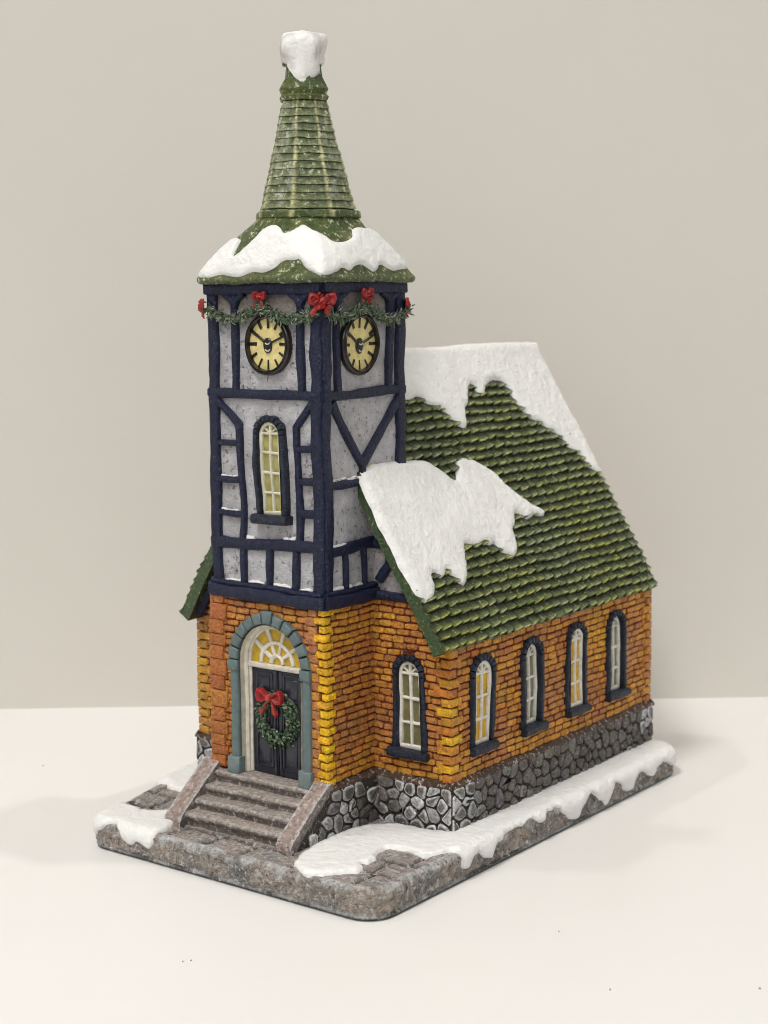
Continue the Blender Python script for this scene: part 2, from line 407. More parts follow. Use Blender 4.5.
SNA = [(2.55, .45), (2.95, .12), (3.35, .0), (3.62, .12), (3.85, .35), (4.05, .6), (4.32, .85), (4.2, 1.15), (3.98, 1.3), (4.15, 1.5), (4.05, 1.95), (3.8, 2.2), (3.72, 2.6),
       (3.95, 2.7), (4.25, 2.85), (4.6, 2.72), (4.95, 2.75), (5.15, 3.0), (5.2, 3.35), (5.45, 3.5), (5.78, 3.6), (5.85, 3.85), (5.6, 4.05), (5.56, 4.3), (5.85, 4.6), (5.9, 4.9), (5.6, 5.1), (5.5, 5.5),
       (5.42, 6.0), (5.48, 6.5), (5.4, 7.0), (5.62, 7.3), (5.45, 7.7), (5.42, 8.2), (5.78, 8.6), (6.0, 8.95), (5.98, 9.25), (5.7, 9.5), (5.52, 9.9), (5.56, 10.2), (5.9, 10.45), (6.06, 10.8), (5.8, 11.1), (5.5, 11.35), (5.56, 11.6),
       (5.95, 11.95), (6.05, 12.3), (5.75, 12.5), (5.52, 12.8), (5.7, 13.2), (5.95, 13.6), (5.7, 13.95), (5.6, 14.3), (5.85, 14.8), (5.9, 15.2), (5.4, 15.7), (4.8, 15.8), (4.3, 15.6), (4.38, 13), (4.4, 9), (4.4, 5), (4.2, 4.4), (2.9, 4.3), (2.1, 3.6), (2.1, 2.0), (2.3, .95)]
SNB = [(-4.6, .95), (-4.72, .55), (-4.45, .1), (-4.5, -.1), (-4.2, -.3), (-3.9, -.15), (-3.6, -.02), (-3.35, .1), (-3.15, -.02), (-3.0, -.28), (-2.7, -.42), (-2.45, -.22), (-2.2, -.3), (-2.0, -.42), (-1.85, -.1),
       (-1.8, .5), (-2.1, 1.2), (-2.5, 2.0), (-2.75, 1.75), (-3.1, 1.35), (-3.5, 1.2), (-3.75, 1.35), (-4.2, 1.3), (-4.75, 1.45), (-5.0, 1.5)]
SNC = [(-5.2, 3.2), (-4.7, 3.35), (-4.4, 3.1), (-3.9, 3.05), (-3.3, 3.15), (-2.4, 3.1), (-2.3, 4.2), (-4.2, 4.4), (-4.4, 6), (-4.4, 12), (-4.5, 15.4), (-5.6, 15.4), (-5.7, 11), (-5.6, 6.5), (-5.55, 4.4)]
for n, o, th in ((0, SNA, .10), (1, SNB, .085), (2, SNC, .11)):
    snow_patch('snow', fold, o, th, base, rough=.07, grid=.11, r=.15, seed=n * 7, wp=False, sink=.06)
# ------------------------------------------------------------------ plinth of field stones
def voronoi(x0, x1, y0, y1, sx, sy, seed):
    rnd = random.Random(seed); S = []
    ny = max(2, round((y1 - y0) / sy)); nx = max(2, round((x1 - x0) / sx))
    for j in range(ny):
        for i in range(nx):
            S.append((x0 + (i + .5 + (j % 2) * .4 - .2 + rnd.uniform(-.36, .36)) * (x1 - x0) / nx, y0 + (j + .5 + rnd.uniform(-.36, .36)) * (y1 - y0) / ny))
    out = []
    for i, s in enumerate(S):
        P = [(x0, y0), (x1, y0), (x1, y1), (x0, y1)]
        for k, q in enumerate(S):
            if k == i or abs(q[0] - s[0]) > 3 * sx: continue
            mx, my = (s[0] + q[0]) / 2, (s[1] + q[1]) / 2; nx_, ny_ = q[0] - s[0], q[1] - s[1]; Q = []
            for a, b in zip(P, P[1:] + P[:1]):
                da = (a[0] - mx) * nx_ + (a[1] - my) * ny_; db = (b[0] - mx) * nx_ + (b[1] - my) * ny_
                if da <= 0: Q.append(a)
                if da * db < 0: t = da / (da - db); Q.append((a[0] + (b[0] - a[0]) * t, a[1] + (b[1] - a[1]) * t))
            P = Q
            if not P: break
        if len(P) > 2: out.append((s, P))
    return out
def chaikin(P, a=.25):
    Q = []
    for p, q in zip(P, P[1:] + P[:1]): Q += [(p[0] + (q[0] - p[0]) * a, p[1] + (q[1] - p[1]) * a), (q[0] + (p[0] - q[0]) * a, q[1] + (p[1] - q[1]) * a)]
    return Q
def inset_poly(P, d):
    n = len(P); A = sum(P[i][0] * P[(i + 1) % n][1] - P[(i + 1) % n][0] * P[i][1] for i in range(n))
    if A < 0: P = P[::-1]
    cx = sum(p[0] for p in P) / n; cy = sum(p[1] for p in P) / n
    return [(p[0] + (cx - p[0]) * min(.8, d / (math.hypot(cx - p[0], cy - p[1]) + 1e-6)), p[1] + (cy - p[1]) * min(.8, d / (math.hypot(cx - p[0], cy - p[1]) + 1e-6))) for p in P]
mb = MB(); DK = (.040, .031, .024)
def stones(fr, u0, u1, z0, z1, seed, white=lambda u, v: 0, keep=None, sx=.44, outl=None):
    sheet(mb, fr, outl or rect(u0, z0, u1, z1), [], DK, 0, .4)
    for s, P in voronoi(u0, u1, z0, z1, sx, .36, seed):
        if keep and not keep(*s): continue
        P = chaikin(inset_poly([(x + random.uniform(-.03, .03), y + random.uniform(-.03, .03)) for x, y in P], .026), .2); w_ = max(0, min(1, (white(*s) * 2.1 - .45 + 1.5 * noise.noise(Vector((s[0] * 1.7, s[1] * 2.4, seed))) + random.uniform(-.3, .3))))
        c = mixc(vary((.15, .135, .125), .35), (.085, .07, .058), random.random() * .7)
        rim = mixc(mixc(c, (.3, .3, .3), random.uniform(.05, .35)), (.70, .71, .73), w_)
        n = len(P); A = [(0, 0), (.012, .035), (.04, .065), (.09, .08)]
        pillow(mb, fr, P, A[:2], mixc(c, DK, .5), cap=False)
        pillow(mb, fr, inset_poly(P, .012), [(0, .035), (.025, .07)], rim, cap=False)
        pillow(mb, fr, inset_poly(P, .040), [(0, .07), (.05, .085)], rim, top=mixc(c, (.56, .57, .60), w_ * random.choice((.0, .15, .8))))
pw = W + .10
wf = lambda u, v: max(0, 1.0 - abs(u - YN) * .8)
stones(R(pw), YN - .1, YE + .1, PH - .1, ZP, 3, lambda u, v: max(wf(u, v), 1.2 if u > YE - .7 and v > 1.3 else 0))
stones(F(YN - .1), T + .1, pw, PH - .1, ZP, 4, lambda u, v: .45 + .5 * (u > 3))
stones(R(T + .16), 1.1, YN - .1, PH - .1, ZP, 5, lambda u, v: .95 - .25 * (u - 1.2), keep=lambda u, v: v < 1.9 - max(0, 2.6 - u) * .85,
       outl=[(1.1, PH - .1), (YN - .1, PH - .1), (YN - .1, ZP), (2.6, ZP), (1.1, .85)])
stones(Lf(-T - .16), 1.1, YN - .1, PH - .1, ZP, 12, lambda u, v: .5, keep=lambda u, v: v < 1.9 - max(0, 2.6 - u) * .85,
       outl=[(1.1, PH - .1), (YN - .1, PH - .1), (YN - .1, ZP), (2.6, ZP), (1.1, .85)])
stones(Lf(-pw), YN - .1, YE + .1, PH - .1, ZP, 6)
stones(F(YN - .1), -pw, -T - .1, PH - .1, ZP, 8, lambda u, v: .5)
stones(Bk(YE + .1), -pw, pw, PH - .1, ZP, 9)
plinth = mb.build('plinth', M['stone'], root, angle=60)
# weathered ledge on top of the plinth
mb = MB(); LC = (.10, .06, .04)
def ledge(fr, u0, u1, ext=.16, z=ZP):
    us = [u0 + (u1 - u0) * k / 24 for k in range(25)]; vs = []
    for u in us: vs += [fr(u, z - .06, ext), fr(u, z + .0, ext), fr(u, z + .11, .03), fr(u, z + .13, -.05)]
    mb.add(vs, [(4 * i + k, 4 * i + k + 1, 4 * i + k + 5, 4 * i + k + 4) for i in range(24) for k in range(3)], LC)
ledge(R(W), YN - .12, YE + .15); ledge(F(YN), T, W + .15); ledge(R(T), YT - .1, YN); ledge(Lf(-W), YN - .12, YE + .15); ledge(F(YN), -W - .15, -T); ledge(Lf(-T), YT - .1, YN); ledge(Bk(YE), -W - .15, W + .15)
mb.build('ledge', M['step'], plinth)
# ------------------------------------------------------------------ brick walls
OR = [(.57, .225, .032), (.51, .175, .030), (.44, .135, .034), (.60, .26, .030), (.37, .105, .034)]
YL = (.70, .36, .022); PK = (.40, .15, .065); MORT = (.13, .028, .010)
def brickcol(u, v, bias=0, pink=0):
    n = noise.noise(Vector((u * .55 + bias * 7, v * .75, bias * 3 + 2)))
    c = random.choice(OR)
    if n > .08: c = mixc(c, YL, min(.55, n * 1.1 + random.uniform(-.1, .2)))
    elif n < -.08: c = mixc(c, PK, min(.8, -n * 1.6 + random.uniform(-.1, .3)))
    if pink: c = mixc(c, PK, pink * random.uniform(.4, 1))
    return vary(c, .16)
def bricks(mb, fr, u0, u1, v0, v1, gaps=lambda v: [], lim=lambda v: None, bias=0, pink=0, rh=.186, bl=.43):
    row = 0; v = v0
    while v < v1 - .06:
        vt = min(v + rh, v1); vc = (v + vt) / 2; iv = [(u0, u1)]
        l = lim(vc)
        if l: iv = [(max(u0, l[0]), min(u1, l[1]))]
        for g0, g1 in gaps(vc):
            nv = []
            for a, b in iv:
                if g0 > a: nv.append((a, min(b, g0)))
                if g1 < b: nv.append((max(a, g1), b))
            iv = [x for x in nv if x[1] - x[0] > .06]
        off = (row % 2) * bl * .5 + random.uniform(-.05, .05)
        u = u0 - bl + off
        while u < u1:
            ln = bl * random.uniform(.85, 1.15)
            for a, b in iv:
                p, q = max(u, a), min(u + ln, b)
                if q - p > .09:
                    g = .011; h = .043 + random.uniform(-.02, .025); j = .017
                    dz = .018 * noise.noise(Vector((u * 1.1, v * 2, 5 + bias)))
                    P = [(x + random.uniform(-j, j), y + dz + random.uniform(-j, j)) for x, y in rect(p + g, v + g, q - g, vt - g)]
                    c = brickcol(u, v, bias, pink)
                    P = chaikin(P, .16); e_ = mixc(c, MORT, .40)
                    pillow(mb, fr, P, [(0, -.01), (.002, h * .5), (.014, h * .92), (.036, h)], e_, top=vary(mixc(c, YL, .25), .12))
                    # upper layers carry the brick colour
                    n = 8
                    for k in range(n): mb.c[-1 - n - k] = c
            u += ln
        v = vt; row += 1
def archgap(uc, hw, v0, vs_, rise=1.0):
    def g(v):
        if v < v0 or v > vs_ + hw * rise: return []
        w_ = hw if v < vs_ else hw * math.sqrt(max(0, 1 - ((v - vs_) / (hw * rise)) ** 2)); return [(uc - w_, uc + w_)]
    return g
def quoin(fr1, s1, u1, fr2, s2, u2, z0, z1, cols, parent, big=.42, small=.26, rh=.255, h=.070):
    """toothed corner stones wrapping a corner: fr1 runs from u1 in direction s1, fr2 from u2 in s2"""
    mb = MB(); z = z0; k = 0
    while z < z1 - .05:
        zt = min(z1, z + rh); a = big if k % 2 else small; b_ = small if k % 2 else big
        c = vary(random.choice(cols), .15); j = .014
        for fr, s, u, l in ((fr1, s1, u1, a), (fr2, s2, u2, b_)):
            e0 = u - s * h * .92; e1 = u + s * (l + random.uniform(-.04, .04))
            pillow(mb, fr, rect(min(e0, e1), z + .014 + random.uniform(0, j), max(e0, e1), zt - .014 - random.uniform(0, j)),
                   [(0, -.02), (0, h * .6), (.012, h * .92), (.03, h)], mixc(c, MORT, .12), top=c)
        z = zt; k += 1
    return mb.build('quoin', M['brick'], parent, angle=50)
SW = [5.98, 8.44, 10.84, 13.16]       # centres of the side windows
SG = [archgap(c, .55, 2.72, 4.85, 1.0) for c in SW]
NG = archgap(3.12, .46, 2.65, 4.98, 1.0)
def win_hole(c, hw=.39, v0=2.86, vs_=4.80): return arch(c, hw, v0, vs_, 14)
mb = MB()
roof_x = lambda z: (ZR - z) / (ZR - ZE) * WE
sheet(mb, R(W), rect(YN, ZP - .1, YE, ZE + .12), [win_hole(c) for c in SW], MORT)
sheet(mb, F(YN), [(T - .2, ZP - .1), (W, ZP - .1), (W, 5.85), (3.9, 6.75), (T - .2, 6.75)], [arch(3.12, .38, 2.82, 4.86, 14)], MORT)
sheet(mb, F(YN), [(-W, ZP - .1), (-T + .2, ZP - .1), (-T + .2, 6.75), (-3.9, 6.75), (-W, 5.85)], [], MORT)
sheet(mb, Lf(-W), rect(YN, ZP - .1, YE, ZE + .12), [], MORT); sheet(mb, Bk(YE), [(-W, ZP - .1), (W, ZP - .1), (W, 5.85), (0, 12.9), (-W, 5.85)], [], MORT)
bricks(mb, R(W), YN + .3, YE - .25, ZP + .1, ZE + .05, lambda v: [x for g in SG for x in g(v)], bias=1)
bricks(mb, F(YN), T - .05, W - .25, ZP + .1, 6.78, NG, lambda v: (T - .1, min(W - .25, roof_x(v) - .35)), bias=2, pink=.4)
bricks(mb, F(YN), -W + .2, -T, ZP + .1, 6.72, lim=lambda v: (max(-W + .2, -roof_x(v) + .35), -T + .1), bias=3)
bricks(mb, Lf(-W), YN + .2, YE - .2, ZP + .1, ZE + .05, bias=4)
bricks(mb, Bk(YE), -W + .2, W - .2, ZP + .1, 12.7, lim=lambda v: (max(-W + .2, -roof_x(v) + .3), min(W - .2, roof_x(v) - .3)), bias=5)
nave = mb.build('nave_wall', M['brick'], root, angle=55)
OQ = [(.62, .27, .03), (.68, .32, .025), (.55, .20, .03), (.72, .40, .02)]
quoin(F(YN), -1, W, R(W), 1, YN, ZP + .06, 5.72, OQ, nave)
quoin(R(W), -1, YE, Bk(YE), -1, W, ZP + .06, 5.72, [(.60, .25, .02), (.5, .17, .02)], nave)
quoin(F(YN), 1, -W, Lf(-W), 1, YN, ZP + .06, 5.72, [(.50, .24, .03), (.42, .19, .04), (.55, .28, .03)], nave, big=.55, small=.35)
quoin(Lf(-W), -1, YE, Bk(YE), 1, -W, ZP + .06, 5.72, OQ, nave)
# the brick stage of the tower
DC, DH, DS = .10, 1.09, 5.02          # door opening: centre, half width, springing
mb = MB()
sheet(mb, F(YT), rect(-T, ZP - .1, T, ZB + .1), [arch(DC, DH, ZP - .05, DS + .1, 18)], MORT)
sheet(mb, R(T), rect(YT, ZP - .1, YR, ZB + .1), [], MORT); sheet(mb, Lf(-T), rect(YT, ZP - .1, YR, ZB + .1), [], MORT)
bricks(mb, F(YT), -T + .25, T - .2, ZP + .03, ZB, archgap(DC, DH + .31, 0, DS), bias=6, pink=.75)
bricks(mb, R(T), YT + .2, YN + .05, ZP + .12, ZB, bias=7.3, pink=.45)
bricks(mb, Lf(-T), YT + .2, YN + .05, ZP + .12, ZB, bias=8)
tower = mb.build('tower_wall', M['brick'], root, angle=55)
quoin(F(YT), -1, T, R(T), 1, YT, ZP + .05, ZB, [(.86, .52, .012), (.84, .47, .012), (.80, .42, .015)], tower, big=.27, small=.16, rh=.225, h=.085)
mb = MB(); z = ZP + .03; k = 0
while z < ZB - .02:                    # broad orange pilaster on the left corner
    zt = min(ZB, z + random.uniform(.26, .5)); c = vary(random.choice([(.42, .135, .026), (.38, .115, .028), (.47, .17, .028)]), .1)
    wd = .42 + (.05 if k % 2 else -.05)
    block(mb, F(YT), -T - .09, z + .006, -T + wd, zt - .006, .12, c, .03, j=.006); block(mb, Lf(-T), YT - .11, z + .006, YT + .4, zt - .006, .12, c, .03, j=.006)
    z = zt; k += 1
mb.build('quoin', M['brick'], tower, angle=50)
mb = MB(); z = ZP + .03; k = 0         # second, pinkish column of alternating blocks next to the yellow corner
while z < ZB - .1:
    zt = min(ZB, z + .25); l = .30 if k % 2 else .20
    block(mb, F(YT), T - .26 - l, z + .012, T - .20, zt - .012, .085, vary(random.choice([(.48, .20, .065), (.54, .24, .05), (.44, .17, .07)]), .12), .03, j=.008); z = zt; k += 1
mb.build('quoin', M['brick'], tower, angle=50)
# ------------------------------------------------------------------ door, its surround and fanlight
GG = (.105, .150, .150)
mb = MB(); f = F(YT)
for s in (-1, 1):
    uc = DC + s * (DH + .15)
    strip(mb, f, [(uc, 2.45), (uc, DS - .1)], .27, -.05, .17, GG, .04)
    block(mb, f, uc - .20, ZP - .06, uc + .20, 2.45, .26, mixc(GG, (.25, .3, .31), .3), .05)
    block(mb, f, uc - .17, DS - .20, uc + .17, DS + .10, .22, GG, .05)
nb = 11
for k in range(nb):
    a0, a1 = math.pi * (k + .06) / nb, math.pi * (k + .94) / nb; ro = DH + .31 if k != nb // 2 else DH + .37; ri = DH + .01
    arcp = lambda r: [(DC - r * math.cos(a0 + (a1 - a0) * q / 3), DS + .1 + r * .98 * math.sin(a0 + (a1 - a0) * q / 3)) for q in range(4)]
    pillow(mb, f, arcp(ri) + arcp(ro)[::-1], [(0, -.03), (0, .13), (.015, .17), (.05, .19)], vary(GG, .12))
ds = mb.build('door_surround', M['satin'], root, angle=50)
CR = (.62, .585, .50); DEP = -.26
mb = MB()
A = arch(DC, DH - .045, ZP - .05, DS + .1, 18); V = []
for u, v in A: V += [f(u, v, .10), f(u, v, DEP - .1)]
mb.add(V, [(2 * i, 2 * i + 1, 2 * i + 3, 2 * i + 2) for i in range(len(A) - 1)], CR)
strip(mb, f, arch(DC, DH - .07, ZP - .02, DS + .1, 18), .13, DEP - .05, DEP + .20, CR, .04)
strip(mb, f, arch(DC, DH - .15, ZP - .02, DS + .1, 18), .09, DEP - .05, DEP + .11, CR, .03)
mb.build('frame', M['satin'], ds)
fl = MB(); strip(fl, f, [(DC - .98, DS - .02), (DC + .98, DS - .02)], .15, DEP - .02, DEP + .13, CR, .03)
for r in (.20, .55):
    strip(fl, f, [(DC - r * math.cos(math.pi * k / 12), DS + .08 + r * math.sin(math.pi * k / 12)) for k in range(13)], .11, DEP, DEP + .10, CR, .025, wob=.3)
for k in range(1, 5):
    a = math.pi * k / 5; strip(fl, f, [(DC + .2 * math.cos(a), DS + .08 + .2 * math.sin(a)), (DC + .93 * math.cos(a), DS + .08 + .93 * math.sin(a))], .11, DEP, DEP + .085, CR, .025, wob=.3)
fo = fl.build('fanlight', M['satin'], ds)
mb = MB(); sheet(mb, f, arch(DC, DH - .04, DS - .05, DS + .1, 18), [], (.50, .33, .015), DEP + .02); mb.build('pane', M['gloss'], ds)
DB = (.020, .022, .032)
mb = MB(); sheet(mb, f, rect(DC - DH, ZP - .06, DC + DH, DS + .02), [], DB, DEP - .02)
block(mb, f, DC - .93, ZP - .02, DC - .01, DS - .08, DEP + .05, DB, .03, DEP - .04); block(mb, f, DC + .01, ZP - .02, DC + .93, DS - .08, DEP + .05, DB, .03, DEP - .04)
for s in (-1, 1):
    for v0, v1 in ((2.25, 3.2), (3.35, 3.95), (4.1, 4.8)):
        c0 = DC + s * .47; strip(mb, f, [(c0 - .27, v0), (c0 + .27, v0), (c0 + .27, v1), (c0 - .27, v1)], .06, DEP + .02, DEP + .09, DB, .02, closed=True)
        block(mb, f, c0 - .2, v0 + .08, c0 + .2, v1 - .08, DEP + .09, DB, .04, DEP + .02)
    strip(mb, f, [(DC + s * .10, 2.05), (DC + s * .10, 4.9)], .10, DEP + .02, DEP + .10, DB, .03)
door = mb.build('door', M['gloss'], root, angle=45)
def leaf(mb, p, d, n, l, wd, c, tip=None):
    d = Vector(d).normalized(); n = Vector(n); s = d.cross(n); s = s.normalized() if s.length > .01 else Vector((1, 0, 0)); n = s.cross(d)
    p = Vector(p); V = [p - d * l * .15, p + d * l * .4 + s * wd, p + d * l * .4 - s * wd, p + d * l * .42 + n * wd * .9, p + d * l, p + d * l * .4 - n * wd * .5]
    mb.add(V, [(0, 1, 3), (1, 4, 3), (4, 2, 3), (2, 0, 3), (0, 5, 1), (1, 5, 4), (4, 5, 2), (2, 5, 0)], [c, c, c, tip or c, tip or c, c])
GR = [(.030, .065, .028), (.022, .05, .028), (.05, .09, .03), (.03, .075, .04), (.09, .12, .07)]
def bow(name, fr, u, v, h, s, parent, tails=True, crumple=0):
    mb = MB(); RD = (.29, .018, .018)
    for sg in (-1, 1):
        P = [(u + sg * .05 * s, v - .05 * s), (u + sg * .30 * s, v - .20 * s), (u + sg * .52 * s, v - .17 * s), (u + sg * .58 * s, v + .06 * s), (u + sg * .50 * s, v + .28 * s), (u + sg * .30 * s, v + .27 * s), (u + sg * .05 * s, v + .07 * s)]
        pillow(mb, fr, P, [(0, h), (.0, h + .09 * s), (.03 * s, h + .16 * s), (.09 * s, h + .19 * s), (.15 * s, h + .12 * s)], vary(RD, .15), top=(.22, .012, .01))
        if tails:
            P = [(u + sg * .03 * s, v), (u + sg * .14 * s, v - .05 * s), (u + sg * (.50 if sg < 0 else .34) * s, v - .52 * s), (u + sg * (.36 if sg < 0 else .24) * s, v - .66 * s), (u + sg * (.24 if sg < 0 else .10) * s, v - .50 * s)]
            pillow(mb, fr, P, [(0, h), (0, h + .05 * s), (.03 * s, h + .10 * s), (.06 * s, h + .11 * s)], vary((.34, .035, .03), .15))
    pillow(mb, fr, chaikin(rect(u - .10 * s, v - .12 * s, u + .10 * s, v + .12 * s)), [(0, h), (0, h + .16 * s), (.03 * s, h + .23 * s), (.07 * s, h + .25 * s)], (.40, .07, .06))
    if crumple:
        for k in range(16):
            a, r = random.uniform(0, 6.28), random.uniform(0, .42) * s; q = .13 * s * random.uniform(.7, 1.2)
            cu, cv = u + r * math.cos(a), v + r * math.sin(a) * .9 - .1 * s
            pillow(mb, fr, chaikin([(cu - q, cv - q * .5), (cu, cv - q), (cu + q, cv), (cu + q * .2, cv + q)]), [(0, h), (0, h + .16 * s), (.03, h + .24 * s), (.06, h + .27 * s)], vary(RD, .35))
    return mb.build(name, M['satin'], parent, angle=40, jitter=.012)
mb = MB(); wr = random.Random(5); WC = (.12, 3.60)
for k in range(420):
    a = wr.uniform(0, 6.283); r = .58 + wr.gauss(0, .12); 
    if r < .34 or r > .84: continue
    p = f(WC[0] + r * math.cos(a) * .93, WC[1] + r * math.sin(a) * .98, DEP + .08 + .14 * max(0, 1 - abs(r - .58) / .3) * wr.uniform(.5, 1.1))
    t = a + 1.57 + wr.uniform(-1.1, 1.1); d = (math.cos(t), -wr.uniform(.1, .7), math.sin(t)); c = wr.choice(GR)
    leaf(mb, p, d, (0, -1, 0), wr.uniform(.08, .15), wr.uniform(.03, .05), c, mixc(c, (.42, .46, .33), wr.random() ** 6))
n = 28; P = [(WC[0] + .58 * math.cos(6.283 * k / n), WC[1] + .58 * math.sin(6.283 * k / n)) for k in range(n)]
strip(mb, f, P, .34, DEP + .02, DEP + .13, (.015, .03, .015), .06, closed=True)
mb.build('wreath', M['leaf'], door, angle=20)
bow('bow', f, -.06, 4.18, DEP + .17, .82, door)
# ------------------------------------------------------------------ steps between sloping cheeks
mb = MB(); SX0, SX1 = -1.78, 1.62
ST = [(1.14, 1.10, .24), (1.42, 1.50, .24), (1.71, 1.92, .24), (2.0, 2.28, .24)]
for i, (z, y, _) in enumerate(ST):
    y1 = YT + .45; n = 30; vs = []; cs = []
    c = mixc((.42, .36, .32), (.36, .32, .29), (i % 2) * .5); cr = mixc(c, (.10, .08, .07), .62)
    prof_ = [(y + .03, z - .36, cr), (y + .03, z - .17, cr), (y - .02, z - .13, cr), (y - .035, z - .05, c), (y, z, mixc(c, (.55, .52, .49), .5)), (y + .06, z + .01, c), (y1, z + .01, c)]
    for k in range(n + 1):
        x = SX0 + (SX1 - SX0) * k / n
        for (a, b, cc) in prof_:
            q = noise.noise_vector(Vector((x * 1.6, i * 3, b))) * .02; r_ = noise.noise(Vector((x * 6, i * 5, a * 3))) * .015
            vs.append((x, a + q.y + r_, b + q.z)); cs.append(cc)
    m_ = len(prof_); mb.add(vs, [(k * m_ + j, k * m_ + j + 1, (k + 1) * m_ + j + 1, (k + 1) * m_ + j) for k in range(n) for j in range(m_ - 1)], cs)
steps = mb.build('steps', M['step'], root, angle=50)
def cheek(x0, x1):
    mb = MB(); prof_ = [(.93, PH - .05), (.90, .95), (1.0, 1.10), (1.6, 1.58), (2.2, 2.05), (2.46, 2.24), (2.60, 2.26), (2.66, 2.0), (2.66, PH - .05)]
    P = resample(prof_, .16); n = 5; vs = []; cs = []
    c = (.40, .31, .275)
    for (y, z) in P:
        for k in range(n + 1):
            x = x0 + (x1 - x0) * k / n; q = noise.noise_vector(Vector((x * 3, y * 3, z * 3))) * .035
            e = 1 if k in (0, n) else 0
            vs.append((x + q.x, y + q.y, z + q.z - .02 * e)); cs.append(mixc(c, (.66, .65, .65), e * (.75 if y < 2.5 else .3)))
    N_ = len(P)
    fs = [(i * (n + 1) + k, i * (n + 1) + k + 1, (i + 1) * (n + 1) + k + 1, (i + 1) * (n + 1) + k) for i in range(N_ - 1) for k in range(n)]
    mb.add(vs, fs, cs)
    for xx in (x0, x1):
        vs = []; cs = []
        for (y, z) in P:
            q = noise.noise_vector(Vector((xx * 3, y * 3, z * 3))) * .035; vs += [(xx + q.x, y + q.y, z + q.z - .02), (xx, min(2.66, y + .02), min(z, PH - .05))]; cs += [(.30, .27, .25), (.16, .145, .13)]
        mb.add(vs, [(2 * i, 2 * i + 1, 2 * i + 3, 2 * i + 2) for i in range(N_ - 1)], cs)
    return mb.build('cheek_wall', M['step'], steps, angle=50)
cheek(-2.34, -1.76); cheek(1.56, 2.06)
# ------------------------------------------------------------------ plastered, timber framed upper tower
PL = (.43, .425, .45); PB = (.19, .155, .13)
wc, wh, w0, ws = .22, .37, 9.0, 11.18
mb = MB()
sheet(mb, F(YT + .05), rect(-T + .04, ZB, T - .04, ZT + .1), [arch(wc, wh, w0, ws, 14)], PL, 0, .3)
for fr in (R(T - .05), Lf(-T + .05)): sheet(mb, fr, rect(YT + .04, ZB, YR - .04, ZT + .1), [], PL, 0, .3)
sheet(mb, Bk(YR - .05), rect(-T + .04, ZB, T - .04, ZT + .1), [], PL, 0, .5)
# brown wash, with the shade under the eaves put into the colour
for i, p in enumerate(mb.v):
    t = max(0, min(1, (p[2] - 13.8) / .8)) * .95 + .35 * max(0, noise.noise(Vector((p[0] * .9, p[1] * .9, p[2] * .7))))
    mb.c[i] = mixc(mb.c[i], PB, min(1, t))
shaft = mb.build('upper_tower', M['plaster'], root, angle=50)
mb = MB(); H = .075
def tb(fr, pts, wd, h=H): strip(mb, fr, pts, wd, -.08, h, NAVY, .035, .2, wob=.28)
f = F(YT)
for fr, a, b, sg in ((f, -T, T, 1), (R(T), YT, YR, 2), (Lf(-T), YT, YR, 3)):
    e = .02
    tb(fr, [(a + .17, 7.0), (a + .17, 15.0)], .32 if sg == 1 else .3); tb(fr, [(b - .16, 7.0), (b - .17, 15.0)], .34)
    tb(fr, [(a - .02, 14.92), (b + .02, 14.92)], .30, .12); tb(fr, [(a, 12.22), (b, 12.22)], .24)
    tb(fr, [(a - .06, 6.95), (b + .1 if sg == 1 else b - .3, 6.95)], .34, .20); tb(fr, [(a - .02, 7.17), (b, 7.17)], .14, .13)
tb(f, [(-.96, 12.3), (-.98, 14.8)], .22); tb(f, [(1.26, 12.3), (1.24, 14.8)], .22)
for x, s in ((-.96, -1), (-.96, 1), (1.25, -1), (1.25, 1)):       # small braces under the top beam
    strip(mb, f, [(x, 14.45), (x + s * .10, 14.66), (x + s * .34, 14.80)], .16, -.05, .09, NAVY, .03, .1)
tb(f, [(-1.62, 12.0), (-.86, 11.38), (-.84, 10.2), (-.80, 9.2), (-.84, 8.35)], .20); tb(f, [(1.66, 12.1), (1.08, 11.4), (1.10, 10.2), (1.10, 8.4)], .19)
for z in (10.9, 9.96, 9.06): tb(f, [(-1.75, z), (-.85, z - .02)], .17)
for z in (10.84, 10.02, 9.18): tb(f, [(1.1, z), (1.78, z + .02)], .19)
tb(f, [(-1.9, 8.24), (1.9, 8.36)], .30)
for x in (-.82, .09, .98): tb(f, [(x, 7.1), (x, 8.2)], .20)
for fr in (R(T), Lf(-T)):
    tb(fr, [(3.20, 12.2), (3.16, 14.8)], .20); tb(fr, [(5.36, 12.2), (5.40, 14.8)], .24)
    for y, s in ((3.18, 1), (5.38, -1), (5.38, 1)): strip(mb, fr, [(y, 14.45), (y + s * .10, 14.66), (y + s * .34, 14.80)], .16, -.05, .09, NAVY, .03, .1)
    tb(fr, [(2.95, 12.05), (4.12, 10.45), (4.25, 10.45), (5.85, 12.05)], .24); tb(fr, [(4.18, 10.5), (4.18, 9.6)], .22)
    tb(fr, [(2.6, 9.93), (4.5, 9.95)], .22); tb(fr, [(2.6, 8.22), (4.7, 8.30)], .28)
    for y in (3.42, 4.22): tb(fr, [(y, 7.1), (y, 8.2)], .15)
mb.build('timber_frame', M['timber'], shaft, angle=50)
mb = MB(); sr = random.Random(3)       # dabs of snow paint lying on the rails
def dab(fr, u0, u1, z, hh=.10):
    n = max(3, int((u1 - u0) / .09)); lo = [(u0 + (u1 - u0) * k / n, z) for k in range(n + 1)]
    hi = [(u0 + (u1 - u0) * k / n, z + hh * sr.uniform(.25, 1.1)) for k in range(n, -1, -1)]
    pillow(mb, fr, lo + hi, [(0, -.06), (0, .02), (.015, .045), (.03, .05)], (.74, .74, .73))
